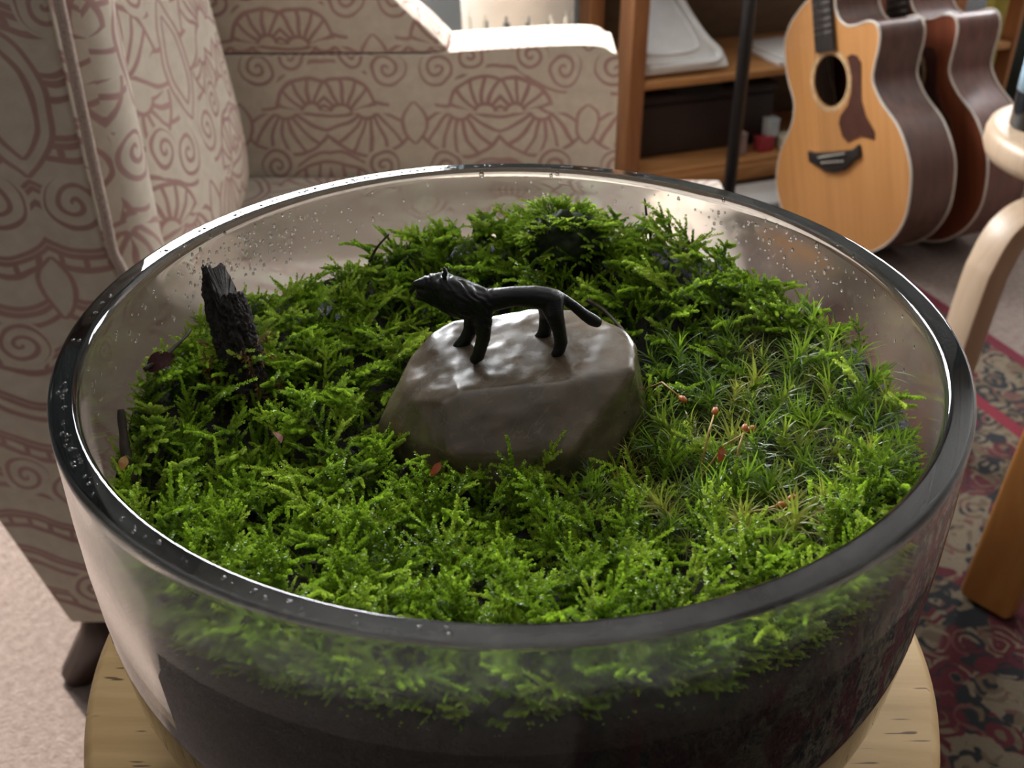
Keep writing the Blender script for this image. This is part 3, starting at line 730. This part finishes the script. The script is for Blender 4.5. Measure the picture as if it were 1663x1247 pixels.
for (P, r, lab) in (([(600, 420), (612, 400), (630, 380)], .0007, 'thin dark twig poking up from the moss at the back left'),
                    ([(1405, 590), (1418, 620), (1425, 660), (1428, 700)], .0014, 'thick dark curved twig standing near the right glass'),
                    ([(235, 600), (265, 580), (300, 548), (310, 535)], .0009, 'dark branching twig left of the bark stump'),
                    ([(955, 488), (985, 508), (1020, 545)], .0009, 'dark twig lying along the back right of the stone'),
                    ([(1050, 345), (1048, 320)], .0006, 'reddish twig standing upright in the moss at the back right'),
                    ([(195, 660), (200, 700), (215, 760)], .0022, 'black rotten stick against the left glass')):
    pts = [ondge(a, c, .006 if a < 320 else .004) for a, c in P]; c = sum(pts, Vector()) / len(pts)
    if len(P) == 2: pts = [un(1050, 350, Y=.118), un(1047, 322, Y=.12)]; c = pts[0].copy()
    if 'back left' in lab: pts = [un(600, 425, Y=.10), un(612, 402, Y=.102), un(632, 380, Y=.104)]; c = pts[0].copy()
    if 'right glass' in lab: pts = [un(1428, 710, Y=-.0), un(1425, 665, Y=.002), un(1418, 622, Y=.003), un(1405, 592, Y=.004)]; c = pts[0].copy()
    if 'black' in lab: pts = [un(225, 790, Y=-.035), un(207, 745, Y=-.028), un(200, 700, Y=-.02), un(196, 665, Y=-.015)]; c = pts[0].copy()
    o = obj('twig', tube([p - c for p in catmull(pts, 5)], lambda u, r=r: r * (1 - .45 * u + .07 * math.sin(u * 17)), 8), TW); o.location = c; tag(o, lab, 'twig', 'twigs in the moss')

# ------------------------------------------------------------------ water drops on the glass
WATER = Mat('water'); WATER.set(col=(1, 1, 1), trans=1.0, ior=1.33, rough=0); WATER = WATER.m
def drop(bm, p, n, r, long=1.0):
    b = bmesh.new(); bmesh.ops.create_icosphere(b, subdivisions=2, radius=1)
    up = Vector((0, 0, 1)); t = n.cross(up); t = t.normalized() if t.length > .1 else Vector((1, 0, 0)); s = t.cross(n)
    for v in b.verts:
        c = v.co.copy(); k = 1 + .25 * max(0, -c.z)
        v.co = p + t * c.x * r * k + s * c.z * r * long + n * c.y * r * .45
    return join(bm, b)
def prof_r(z): return float(np.interp(z, [.100, .122, HB - .010, HB - .0042], [.1430, .1430, .1420, .1418]))
dm = None
for k in range(420):
    if k < 190: a, z = math.radians(rng.gauss(142, 10)), HB - abs(rng.gauss(.012, .007)) - .005
    elif k < 280: a, z = math.radians(rng.gauss(40, 14)), HB - rng.uniform(.005, .022)
    else: a, z = math.radians(rng.uniform(0, 190)), HB - rng.uniform(.005, .025)
    n = Vector((-math.cos(a), -math.sin(a), 0)); p = Vector((math.cos(a), math.sin(a), 0)) * (prof_r(z) - .0001) + Vector((0, 0, z))
    dm = drop(dm, p, n, rng.uniform(.00025, .00075), rng.uniform(.9, 1.6))
for k in range(150):                                      # beads along the top of the rim
    a = math.radians(rng.choice((rng.uniform(95, 215), rng.uniform(185, 265), rng.uniform(60, 130)))); p = Vector((math.cos(a), math.sin(a), 0)) * (.1466 + rng.uniform(-.0012, .0012)) + Vector((0, 0, HB))
    dm = drop(dm, p, Vector((0, -.001, 1)).normalized(), rng.uniform(.0003, .0009))
o = obj('condensation', dm, WATER, bowl); o['kind'] = 'stuff'
for (px, py, r) in ((1250, 392, .0011), (1327, 398, .0011), (1244, 358, .0006), (1262, 366, .0008), (1285, 385, .0006), (1360, 396, .0007), (1386, 415, .0009), (1175, 325, .0008), (1325, 425, .0007), (352, 410, .0008), (330, 425, .0007), (305, 432, .0008), (342, 384, .0009),
                    (365, 378, .0007), (300, 398, .0007), (310, 460, .0008), (372, 404, .0007), (290, 415, .0006), (782, 283, .0012), (895, 285, .0008), (905, 282, .0009), (325, 405, .0008), (316, 441, .0007)):
    d = (un(px, py, Z=.7) - CAM).normalized(); R = .1421
    A = d.x ** 2 + d.y ** 2; B = 2 * (CAM.x * d.x + CAM.y * d.y); Cc = CAM.x ** 2 + CAM.y ** 2 - R * R; t = (-B + math.sqrt(B * B - 4 * A * Cc)) / (2 * A); p = CAM + d * t
    n = Vector((-p.x, -p.y, 0)).normalized()
    o = obj('water_drop', drop(None, p - Vector((0, 0, ZB)), n, r, 1.35), WATER, bowl)

# ------------------------------------------------------------------ guitars
def guitar(label, G0, u, v, n, top, side, group):
    g = thing('acoustic_guitar', label, 'guitar', G0, 0, group)
    Z0 = Vector((0, 0, 0)); F = (Z0, u, v, n)
    P = [(0, -.342), (.06, -.345), (.105, -.336), (.150, -.312), (.185, -.272), (.203, -.215), (.204, -.166), (.182, -.106), (.140, -.055), (.121, -.015), (.128, .015), (.140, .041), (.147, .068), (.140, .088), (.117, .096), (.085, .094), (.060, .097), (.040, .112), (.030, .135), (.027, .170),
         (-.03, .170), (-.085, .145), (-.119, .118), (-.136, .085), (-.134, .022), (-.121, -.025), (-.124, -.055), (-.140, -.085), (-.180, -.130), (-.203, -.185), (-.203, -.225), (-.185, -.275), (-.148, -.315), (-.10, -.337), (-.05, -.345)]
    C2 = [(p.x, p.y) for p in catmull([(a, c, 0) for a, c in P], 4, True)]
    at = lambda a, c, d=0: u * a + v * c + n * d
    D = .108
    b = bmesh.new()                                       # soundboard with a real sound hole
    ov = [b.verts.new(at(*p, 0)) for p in C2]; k = len(ov); es = [b.edges.new((ov[i], ov[(i + 1) % k])) for i in range(k)]
    hv = [b.verts.new(at(.0505 * math.cos(2 * PI * i / 40), .0505 * math.sin(2 * PI * i / 40))) for i in range(40)]; es += [b.edges.new((hv[i], hv[(i + 1) % 40])) for i in range(40)]
    bmesh.ops.triangle_fill(b, edges=es, use_beauty=True)
    ex = bmesh.ops.extrude_face_region(b, geom=list(b.faces))
    for e in ex['geom']:
        if isinstance(e, bmesh.types.BMVert): e.co -= n * .003
    bmesh.ops.recalc_face_normals(b, faces=b.faces)
    sharp(obj('soundboard', b, top, g))
    b = bmesh.new(); A = [b.verts.new(at(*p, -.0032)) for p in C2]; B = [b.verts.new(at(*p, -D)) for p in C2]
    for i in range(k): b.faces.new((A[i], A[(i + 1) % k], B[(i + 1) % k], B[i]))
    b.faces.new(B); bmesh.ops.recalc_face_normals(b, faces=b.faces); sharp(obj('sides', b, side, g))
    for d, nm in ((0, 'binding'), (-D, 'binding')): o = obj(nm, tube([at(p[0] * 1.003, p[1] * 1.003, d - .001) for p in C2], .0024, 6, closed=True), BIND, g)
    b = bmesh.new(); A = [b.verts.new(at(.052 * math.cos(t), .052 * math.sin(t), .0006)) for t in np.linspace(0, 2 * PI, 48, endpoint=False)]; B = [b.verts.new(at(.061 * math.cos(t), .061 * math.sin(t), .0006)) for t in np.linspace(0, 2 * PI, 48, endpoint=False)]
    for i in range(48): b.faces.new((A[i], B[i], B[(i + 1) % 48], A[(i + 1) % 48]))
    obj('rosette', b, ROSE, g)
    pg = [(.056, .040), (.070, .043), (.084, .038), (.094, .024), (.090, -.02), (.088, -.045), (.098, -.078), (.119, -.108), (.118, -.124), (.100, -.119), (.080, -.115), (.060, -.119), (.042, -.125), (.026, -.112), (.018, -.085), (.024, -.070), (.048, -.052), (.060, -.030), (.0655, 0), (.061, .022)]
    obj('pickguard', prism(pg, .0012, (n * .0007, u, v, n)), PGM, g, smooth=False)
    br = [(-.078, -.134), (-.06, -.139), (0, -.140), (.06, -.138), (.078, -.129), (.079, -.153), (.06, -.160), (.03, -.178), (0, -.182), (-.03, -.179), (-.06, -.163), (-.078, -.157)]
    bd = obj('bridge', prism(br, .008, (n * .0005, u, v, n), .0015, 2), EBONY, g)
    obj('saddle', prism([(-.042, -.1475), (.040, -.143), (.040, -.1455), (-.042, -.150)], .004, (n * .0085, u, v, n)), BONE, bd, smooth=False)
    for s in range(6): obj('bridge_pin', tube([at(-.030 + .012 * s, -.160, .008), at(-.030 + .012 * s, -.160, .0125)], .0022, 8), BIND, bd)
    obj('fretboard', prism([(-.0285, .058), (.0285, .056), (.0225, .525), (-.0225, .525)], .006, (n * .0035, u, v, n)), EBONY, g, smooth=False)
    nk = obj('neck', prism([(-.027, .166), (.027, .166), (.022, .525), (.034, .56), (.036, .71), (-.036, .71), (-.034, .56), (-.022, .525)], .018, (n * -.0148, u, v, n), .004, 2), side, g)
    for s in range(6): obj('tuner', tube([at((-1 if s < 3 else 1) * .036, .58 + (s % 3) * .05, -.006), at((-1 if s < 3 else 1) * .052, .58 + (s % 3) * .05, -.006)], .005, 8), CHROME, nk)
    for i in range(1, 20):
        c = -.145 + .648 / 2 ** (i / 12) + .022
        if c > .063:
            hw = .0285 - .006 * (c - .058) / .467
            obj('fret', tube([at(-hw, c, .0096), at(hw, c, .0096)], .0008, 5), CHROME, g)
    for s in range(6): obj('string', tube([at(-.027 + .0108 * s, -.147, .0125), at(-.0185 + .0074 * s, .525, .012)], .0006 - .00006 * s, 5), CHROME, g)
    obj('heel', prism([(-.026, .12), (.026, .12), (.024, .185), (-.024, .185)], .06, (n * -.078, u, v, n), .004, 2), side, g)
    return g
BIND = plain('cream_binding', (.66, .60, .52), .4); ROSE = plain('rosette_pale', (.58, .40, .22), .4, .3, 90); EBONY = plain('ebony', (.022, .018, .017), .45); BONE = plain('bone_white', (.6, .58, .5), .4)
PGM = plain('pickguard_brown', (.085, .035, .025), .25); CHROME = plain('string_metal', (.45, .42, .38), .35, metal=1.0)
GU, GV, GN = Vector((.3806, -.84994, .3643)), Vector((-.1426, .3353, .9313)), Vector((-.91367, -.4064, .0064))
GO = Vector((.64, 1.784, .326))
def along(name, light, dark, rough, coat=.4):
    M = Mat(name); t = M.node('ShaderNodeTexCoord').outputs['Object']; dp = M.node('ShaderNodeVectorMath', operation='DOT_PRODUCT'); M.link(t, dp.inputs[0]); dp.inputs[1].default_value = GU
    dn = M.node('ShaderNodeVectorMath', operation='DOT_PRODUCT'); M.link(t, dn.inputs[0]); dn.inputs[1].default_value = GN
    dv = M.node('ShaderNodeVectorMath', operation='DOT_PRODUCT'); M.link(t, dv.inputs[0]); dv.inputs[1].default_value = GV
    cb = M.node('ShaderNodeCombineXYZ'); M.link(S(dp.outputs['Value']) * 60, cb.inputs[0]); M.link(S(dn.outputs['Value']) * 60, cb.inputs[1]); M.link(S(dv.outputs['Value']) * 3, cb.inputs[2])
    M.set(col=M.ramp(M.noise(cb.outputs[0], 1, 4), [(.3, dark), (.7, light)]), rough=rough, coat=coat, coatr=.15); return M.m
guitar('acoustic guitar with honey spruce front, dark pickguard and cutaway, leaning nearest the bowl', GO, GU, GV, GN, along('spruce_top', (.60, .29, .10), (.50, .225, .07), .4), along('rosewood', (.13, .05, .03), (.06, .022, .015), .45, .1), 'guitars leaning by the shelf')
guitar('reddish brown acoustic guitar standing behind the honey coloured one', GO + Vector((.165, .055, 0)), GU, GV, GN, along('mahogany_top', (.22, .062, .028), (.14, .035, .016), .35), along('mahogany', (.17, .055, .035), (.09, .03, .02), .45, .1), 'guitars leaning by the shelf')

# ------------------------------------------------------------------ shelf unit and what stands on it
SB = 1.75
sh = thing('pine_shelf', 'orange pine shelf unit with knotty upright behind the armchair', 'shelf', room(.95, SB, 0), RA)
def sbox(name, a0, a1, b0, b1, z0, z1, m, parent=sh, r=.003, label=None):
    o = obj(name, box(a0 - .95, a1 - .95, b0 - SB, b1 - SB, z0, z1, r, 2), m, parent)
    if label: o['label'] = label
    return o
a0s, a1s = .945, 1.95
for (aa, bb) in ((a0s - .037, SB - .005), (a0s - .037, SB + .22), (a1s, SB - .005), (a1s, SB + .22)): sbox('upright', aa, aa + .037, bb, bb + .07, 0, 1.6, PINE)
for z in (.248, .62, 1.0): sbox('shelf_board', a0s, a1s, SB, SB + .28, z, z + .018, SHELFWOOD)
sbox('shelf_board', a0s, a1s, SB - .004, SB + .28, .035, .058, SHELFWOOD); sbox('lip', a0s, a1s, SB - .014, SB - .0042, .009, .046, SHELFWOOD)
sbox('back_panel', a0s, a1s, SB + .285, SB + .291, .05, 1.5, wood('back_panel_brown', (.16, .10, .06), (.11, .07, .04), (3, 12, 12)))
WHITE = plain('white_plastic', (.70, .70, .68), .45, .05)
def onshelf(name, label, cat, a, bb, z, group=None): return thing(name, label, cat, room(a, bb, z), RA, group)
# moulded white seat leaning in the middle shelf
ms = onshelf('white_plastic_seat', 'white moulded plastic seat with raised curved rim lying on the pine shelf', 'seat', 1.10, SB + .02, .2665)
tl_ = math.radians(46); Fs = (Vector((0, 0, .008)), Vector((1, 0, 0)), Vector((0, math.cos(tl_), math.sin(tl_))), Vector((0, -math.sin(tl_), math.cos(tl_))))
ol = [(-.145, 0)] + curve2([(.062, 0), (.060, .03), (.035, .07), (.015, .12), (.0, .18), (-.005, .24)], 5) + [(-.145, .24)]
obj('panel', prism(ol, .008, Fs, .003, 2), WHITE, ms)
rim_ = [Fs[0] + Fs[1] * a + Fs[2] * c + Fs[3] * .010 for a, c in curve2([(-.138, .012), (.0, .012), (.038, .016), (.046, .035), (.024, .07), (.004, .12), (-.012, .18), (-.017, .235)], 6)]
obj('raised_rim', tube(rim_, .009, 10), WHITE, ms)
rim2 = [Fs[0] + Fs[1] * a + Fs[2] * c + Fs[3] * .009 for a, c in curve2([(-.130, .045), (-.05, .042), (-.008, .048), (.0, .07), (-.012, .12), (-.032, .18), (-.04, .235)], 6)]
obj('inner_ridge', tube(rim2, .004, 8), WHITE, ms)
obj('screw_hole', tube([Fs[0] + Fs[1] * -.112 + Fs[2] * .125 + Fs[3] * .006, Fs[0] + Fs[1] * -.112 + Fs[2] * .125 + Fs[3] * .0085], .006, 12), BLACK, ms)
pt = onshelf('white_bowl', 'white rounded bowl resting on top of the white plastic seat', 'bowl', 1.022, SB + .19, .45)
obj('body', lathe([(0, 0), (.02, .001), (.038, .010), (.046, .028), (.048, .06), (.044, .06), (.042, .03), (.03, .012), (0, .008)], 40), WHITE, pt)
dk = onshelf('dark_case', 'dark brown case lying on the bottom pine shelf', 'case', 1.14, SB + .14, .0585)
obj('body', box(-.18, .20, -.06, .12, 0, .125, .008, 3), plain('case_brown', (.032, .020, .017), .5), dk)
obj('lid', box(-.184, .204, -.064, .124, .126, .15, .008, 3), plain('case_lid', (.026, .017, .015), .5), dk)
o = obj('black_bundle', lathe([(0, .040), (.03, .037), (.055, .024), (.066, .006), (.07, 0), (0, 0)], 40), plain('black_cloth', (.008, .008, .009), .8)); o.location = room(1.13, SB + .11, .209); tag(o, 'low rounded black cloth bundle on the dark brown case', 'cloth')
for (nm, a, bb, sx, sy, sz, z, colr, lab, cat) in (('white_carton', 1.315, SB + .045, .030, .03, .040, .089, (.50, .54, .55), 'small white carton at the right of the dark case', 'box'),
        ('red_box', 1.295, SB + .035, .040, .03, .030, .0585, (.35, .03, .04), 'small red box under the white carton', 'box'),
        ('pink_block', 1.225, SB + .03, .026, .025, .050, .0585, (.30, .20, .18), 'dull pink block beside the black pole on the bottom shelf', 'block'),
        ('cream_paper_pad', 1.375, SB + .04, .075, .05, .026, .0585, (.60, .57, .42), 'cream pad of paper next to the red box', 'paper')):
    t = onshelf(nm, lab, cat, a, bb, z); obj('body', box(-sx / 2, sx / 2, -sy / 2, sy / 2, 0, sz, .003, 2), plain(nm + '_card', colr, .7, .2), t)
    obj('lid_flap', box(-sx / 2 - .0008, sx / 2 + .0008, -sy / 2 - .0008, sy / 2 + .0008, sz + .0002, sz + .004, .001, 1), plain(nm + '_top', tuple(v * 1.15 for v in colr), .7, .1), t)
pp = onshelf('paper_sheets', 'white paper sheets lying on the middle pine shelf by the guitar', 'paper', 1.40, SB + .10, .2665)
obj('sheet', box(-.11, .13, -.09, .09, 0, .010, .001, 1), plain('paper_white', (.75, .74, .72), .8, .03), pp); obj('sheet', box(-.10, .12, -.085, .08, .0105, .017, .001, 1, Matrix.Rotation(.05, 4, 'Z')), plain('paper_white_top', (.78, .77, .75), .8, .03), pp)
wbd = thing('white_board', 'white board lying on the floor below the pine shelf beside the guitar', 'board', room(1.27, SB - .10, 0), RA)
obj('panel', box(-.11, .11, -.06, .06, .001, .012, .002, 2), WHITE, wbd); obj('edge_strip', box(-.11, .11, -.066, -.0602, .001, .013, .001, 1), plain('grey_strip', (.4, .4, .4), .5), wbd)
# black pole
pl = thing('black_pole', 'thin black metal pole standing in front of the pine shelf', 'pole', un(1186, 300, Y=1.6).to_2d().to_3d())
obj('shaft', tube([(0, 0, .012), (-.004, 0, .7), (-.012, 0, 1.5)], .0122, 14), BLACK, pl); obj('base', lathe([(0, 0), (.10, 0), (.10, .006), (.03, .014), (0, .014)], 48), BLACK, pl)
# white slotted basket behind the chair
bk = thing('slotted_basket', 'tall white basket with vertical slots standing behind the armchair arm', 'basket', (.010, 1.68, 0))
b = bmesh.new(); NA, NZ = 144, 60; HT = .60
def bp(i, j, r): a = 2 * PI * i / NA; z = HT * j / NZ; return Vector((math.cos(a), math.sin(a), 0)) * (r * (.86 + .16 * z / HT)) + Vector((0, 0, z))
O = [[b.verts.new(bp(i, j, .105)) for j in range(NZ + 1)] for i in range(NA)]; I = [[b.verts.new(bp(i, j, .101)) for j in range(NZ + 1)] for i in range(NA)]
def hole(i, j):
    s = (i % 9) - 4; zj = j / NZ * HT
    return 0 <= i and abs(s) <= (1 if not (zj > .482 or zj < .078) else 0) and .07 < zj < .492 and not .25 < zj < .275
cell = [[not hole(i, j) for j in range(NZ)] for i in range(NA)]
for i in range(NA):
    i2 = (i + 1) % NA
    for j in range(NZ):
        if not cell[i][j]: continue
        b.faces.new((O[i][j], O[i2][j], O[i2][j + 1], O[i][j + 1])); b.faces.new((I[i2][j], I[i][j], I[i][j + 1], I[i2][j + 1]))
        for (di, dj, e) in ((-1, 0, (i, j, i, j + 1)), (1, 0, (i2, j + 1, i2, j)), (0, -1, (i2, j, i, j)), (0, 1, (i, j + 1, i2, j + 1))):
            jj = j + dj
            if jj < 0 or jj >= NZ or not cell[(i + di) % NA][jj]: b.faces.new((O[e[0]][e[1]], O[e[2]][e[3]], I[e[2]][e[3]], I[e[0]][e[1]]))
bmesh.ops.remove_doubles(b, verts=b.verts, dist=1e-7); bmesh.ops.recalc_face_normals(b, faces=b.faces)
bl = bmesh.ops.delete(b, geom=[v for v in b.verts if not v.link_faces], context='VERTS')
obj('body', b, plain('white_basket_plastic', (.70, .66, .58), .5, .04), bk, smooth=False)
obj('base', lathe([(0, 0), (.086, 0), (.086, .004), (0, .004)], 48), WHITE, bk); obj('rim', tube([(.1075 * math.cos(t), .1075 * math.sin(t), HT) for t in np.linspace(0, 2 * PI, 48, endpoint=False)], .006, 8, closed=True), WHITE, bk)

# ------------------------------------------------------------------ blond bentwood stool, plank leg, things far right
bs = thing('bentwood_stool', 'blond bentwood stool with round seat and bent flat leg at the right', 'stool', (.806, 1.035, 0))
SZ = .478
obj('seat', lathe([(0, SZ - .044), (.145, SZ - .044), (.157, SZ - .040), (.162, SZ - .028), (.162, SZ - .012), (.159, SZ - .003), (.152, SZ), (0, SZ)], 96), BLOND, bs)
for k, dg_ in enumerate((200, 325, 52)):
    a = math.radians(dg_); d = Vector((math.cos(a), math.sin(a), 0)); s = Vector((-math.sin(a), math.cos(a), 0))
    prof = curve2([(.03, SZ - .081), (.08, SZ - .081), (.125, SZ - .088), (.158, SZ - .112), (.176, SZ - .155), (.185, SZ - .21), (.205, .010)], 6)
    b = bmesh.new(); rows = []
    for i, (r, z) in enumerate(prof):
        p, q = prof[max(0, i - 1)], prof[min(len(prof) - 1, i + 1)]; tx, tz_ = q[0] - p[0], q[1] - p[1]; l = math.hypot(tx, tz_); nx, nz_ = tz_ / l, -tx / l
        th_ = .018
        rows.append([b.verts.new(d * (r + nx * th_ * e) + s * (w_ * .024) + Vector((0, 0, z + nz_ * th_ * e))) for (w_, e) in ((-1, 0), (1, 0), (1, 2), (-1, 2))])
    for A, B in zip(rows, rows[1:]):
        for j in range(4): b.faces.new((A[j], A[(j + 1) % 4], B[(j + 1) % 4], B[j]))
    b.faces.new(rows[0]); b.faces.new(rows[-1]); bmesh.ops.recalc_face_normals(b, faces=b.faces); bevel(b, .003, 2, 60)
    sharp(obj('leg', b, BLOND, bs))
bo = thing('black_bottle', 'dark bottle with pale blue band standing on the blond stool seat', 'bottle', (.702, 1.06, SZ))
obj('body', lathe([(0, 0), (.026, 0), (.03, .004), (.03, .12), (.022, .145), (.011, .155), (.011, .19), (0, .19)], 40), plain('dark_glass', (.012, .016, .02), .15), bo)
obj('label', lathe([(.0303, .05), (.0306, .05), (.0306, .10), (.0303, .10)], 40), plain('pale_blue_band', (.30, .42, .50), .6), bo)  # pale blue band round the bottle body
obj('cap', lathe([(0, .1905), (.013, .1905), (.013, .215), (0, .215)], 24), BLACK, bo)
yb = thing('yellow_board', 'narrow yellow board standing upright behind the guitars', 'board', (1.045, 2.02, 0), RA)
obj('panel', box(-.020, .020, -.012, .012, .0, .75, .003, 2), plain('yellow_paint', (.42, .33, .05), .5), yb); obj('end_strip', box(-.021, .021, -.013, .013, .7502, .765, .002, 1), BLACK, yb)
for (x, y, wd, h, colr, lab) in ((1.10, 1.93, .035, .42, (.035, .05, .045), 'dark green slim case standing right of the yellow board'), (1.19, 1.96, .075, .55, (.025, .032, .045), 'dark blue case standing furthest right behind the blond stool')):
    t = thing('storage_case', lab, 'case', (x, y, 0), RA); m_ = plain('case_' + lab.split()[1], colr, .35)
    obj('body', box(-wd / 2, wd / 2, -.03, .03, 0, h, .006, 2), m_, t); obj('lid', box(-wd / 2 - .001, wd / 2 + .001, -.031, .031, h + .0003, h + .02, .004, 2), plain('case_lid_grey', (.16, .17, .18), .4), t)
# orange plank leg of a low side table, the rest of the table is beyond the frame
sdt = thing('side_table', 'orange oak side table with a flat plank leg on the rug at the right', 'table', (.62, .66, .0088))
pa, pb = Vector((.584, .671, .0088)), Vector((.627, .622, .0088)); up_ = Vector((.14, .12, 1.0)).normalized(); wv = (pb - pa).normalized(); tv = wv.cross(up_).normalized()
def plank(o_, L):
    b = bmesh.new(); prof = [(0, .006), (.006, 0), (.060, 0), (.066, .006)]
    pts = [o_ + wv * s + up_ * z for s, z in prof] + [o_ + wv * .066 + up_ * L, o_ + up_ * L]
    f_ = b.faces.new([b.verts.new(p - sdt.location) for p in pts]); ex = bmesh.ops.extrude_face_region(b, geom=[f_])
    for e in ex['geom']:
        if isinstance(e, bmesh.types.BMVert): e.co -= tv * -.028
    bmesh.ops.recalc_face_normals(b, faces=b.faces); return bevel(b, .002, 2)
obj('leg', plank(pa, .50), ORANGEWOOD, sdt); obj('leg', plank(pa + Vector((.50, -.02, 0)), .50), ORANGEWOOD, sdt)
obj('tabletop', box(.03, .62, -.16, .22, .472, .50, .006, 2), ORANGEWOOD, sdt)
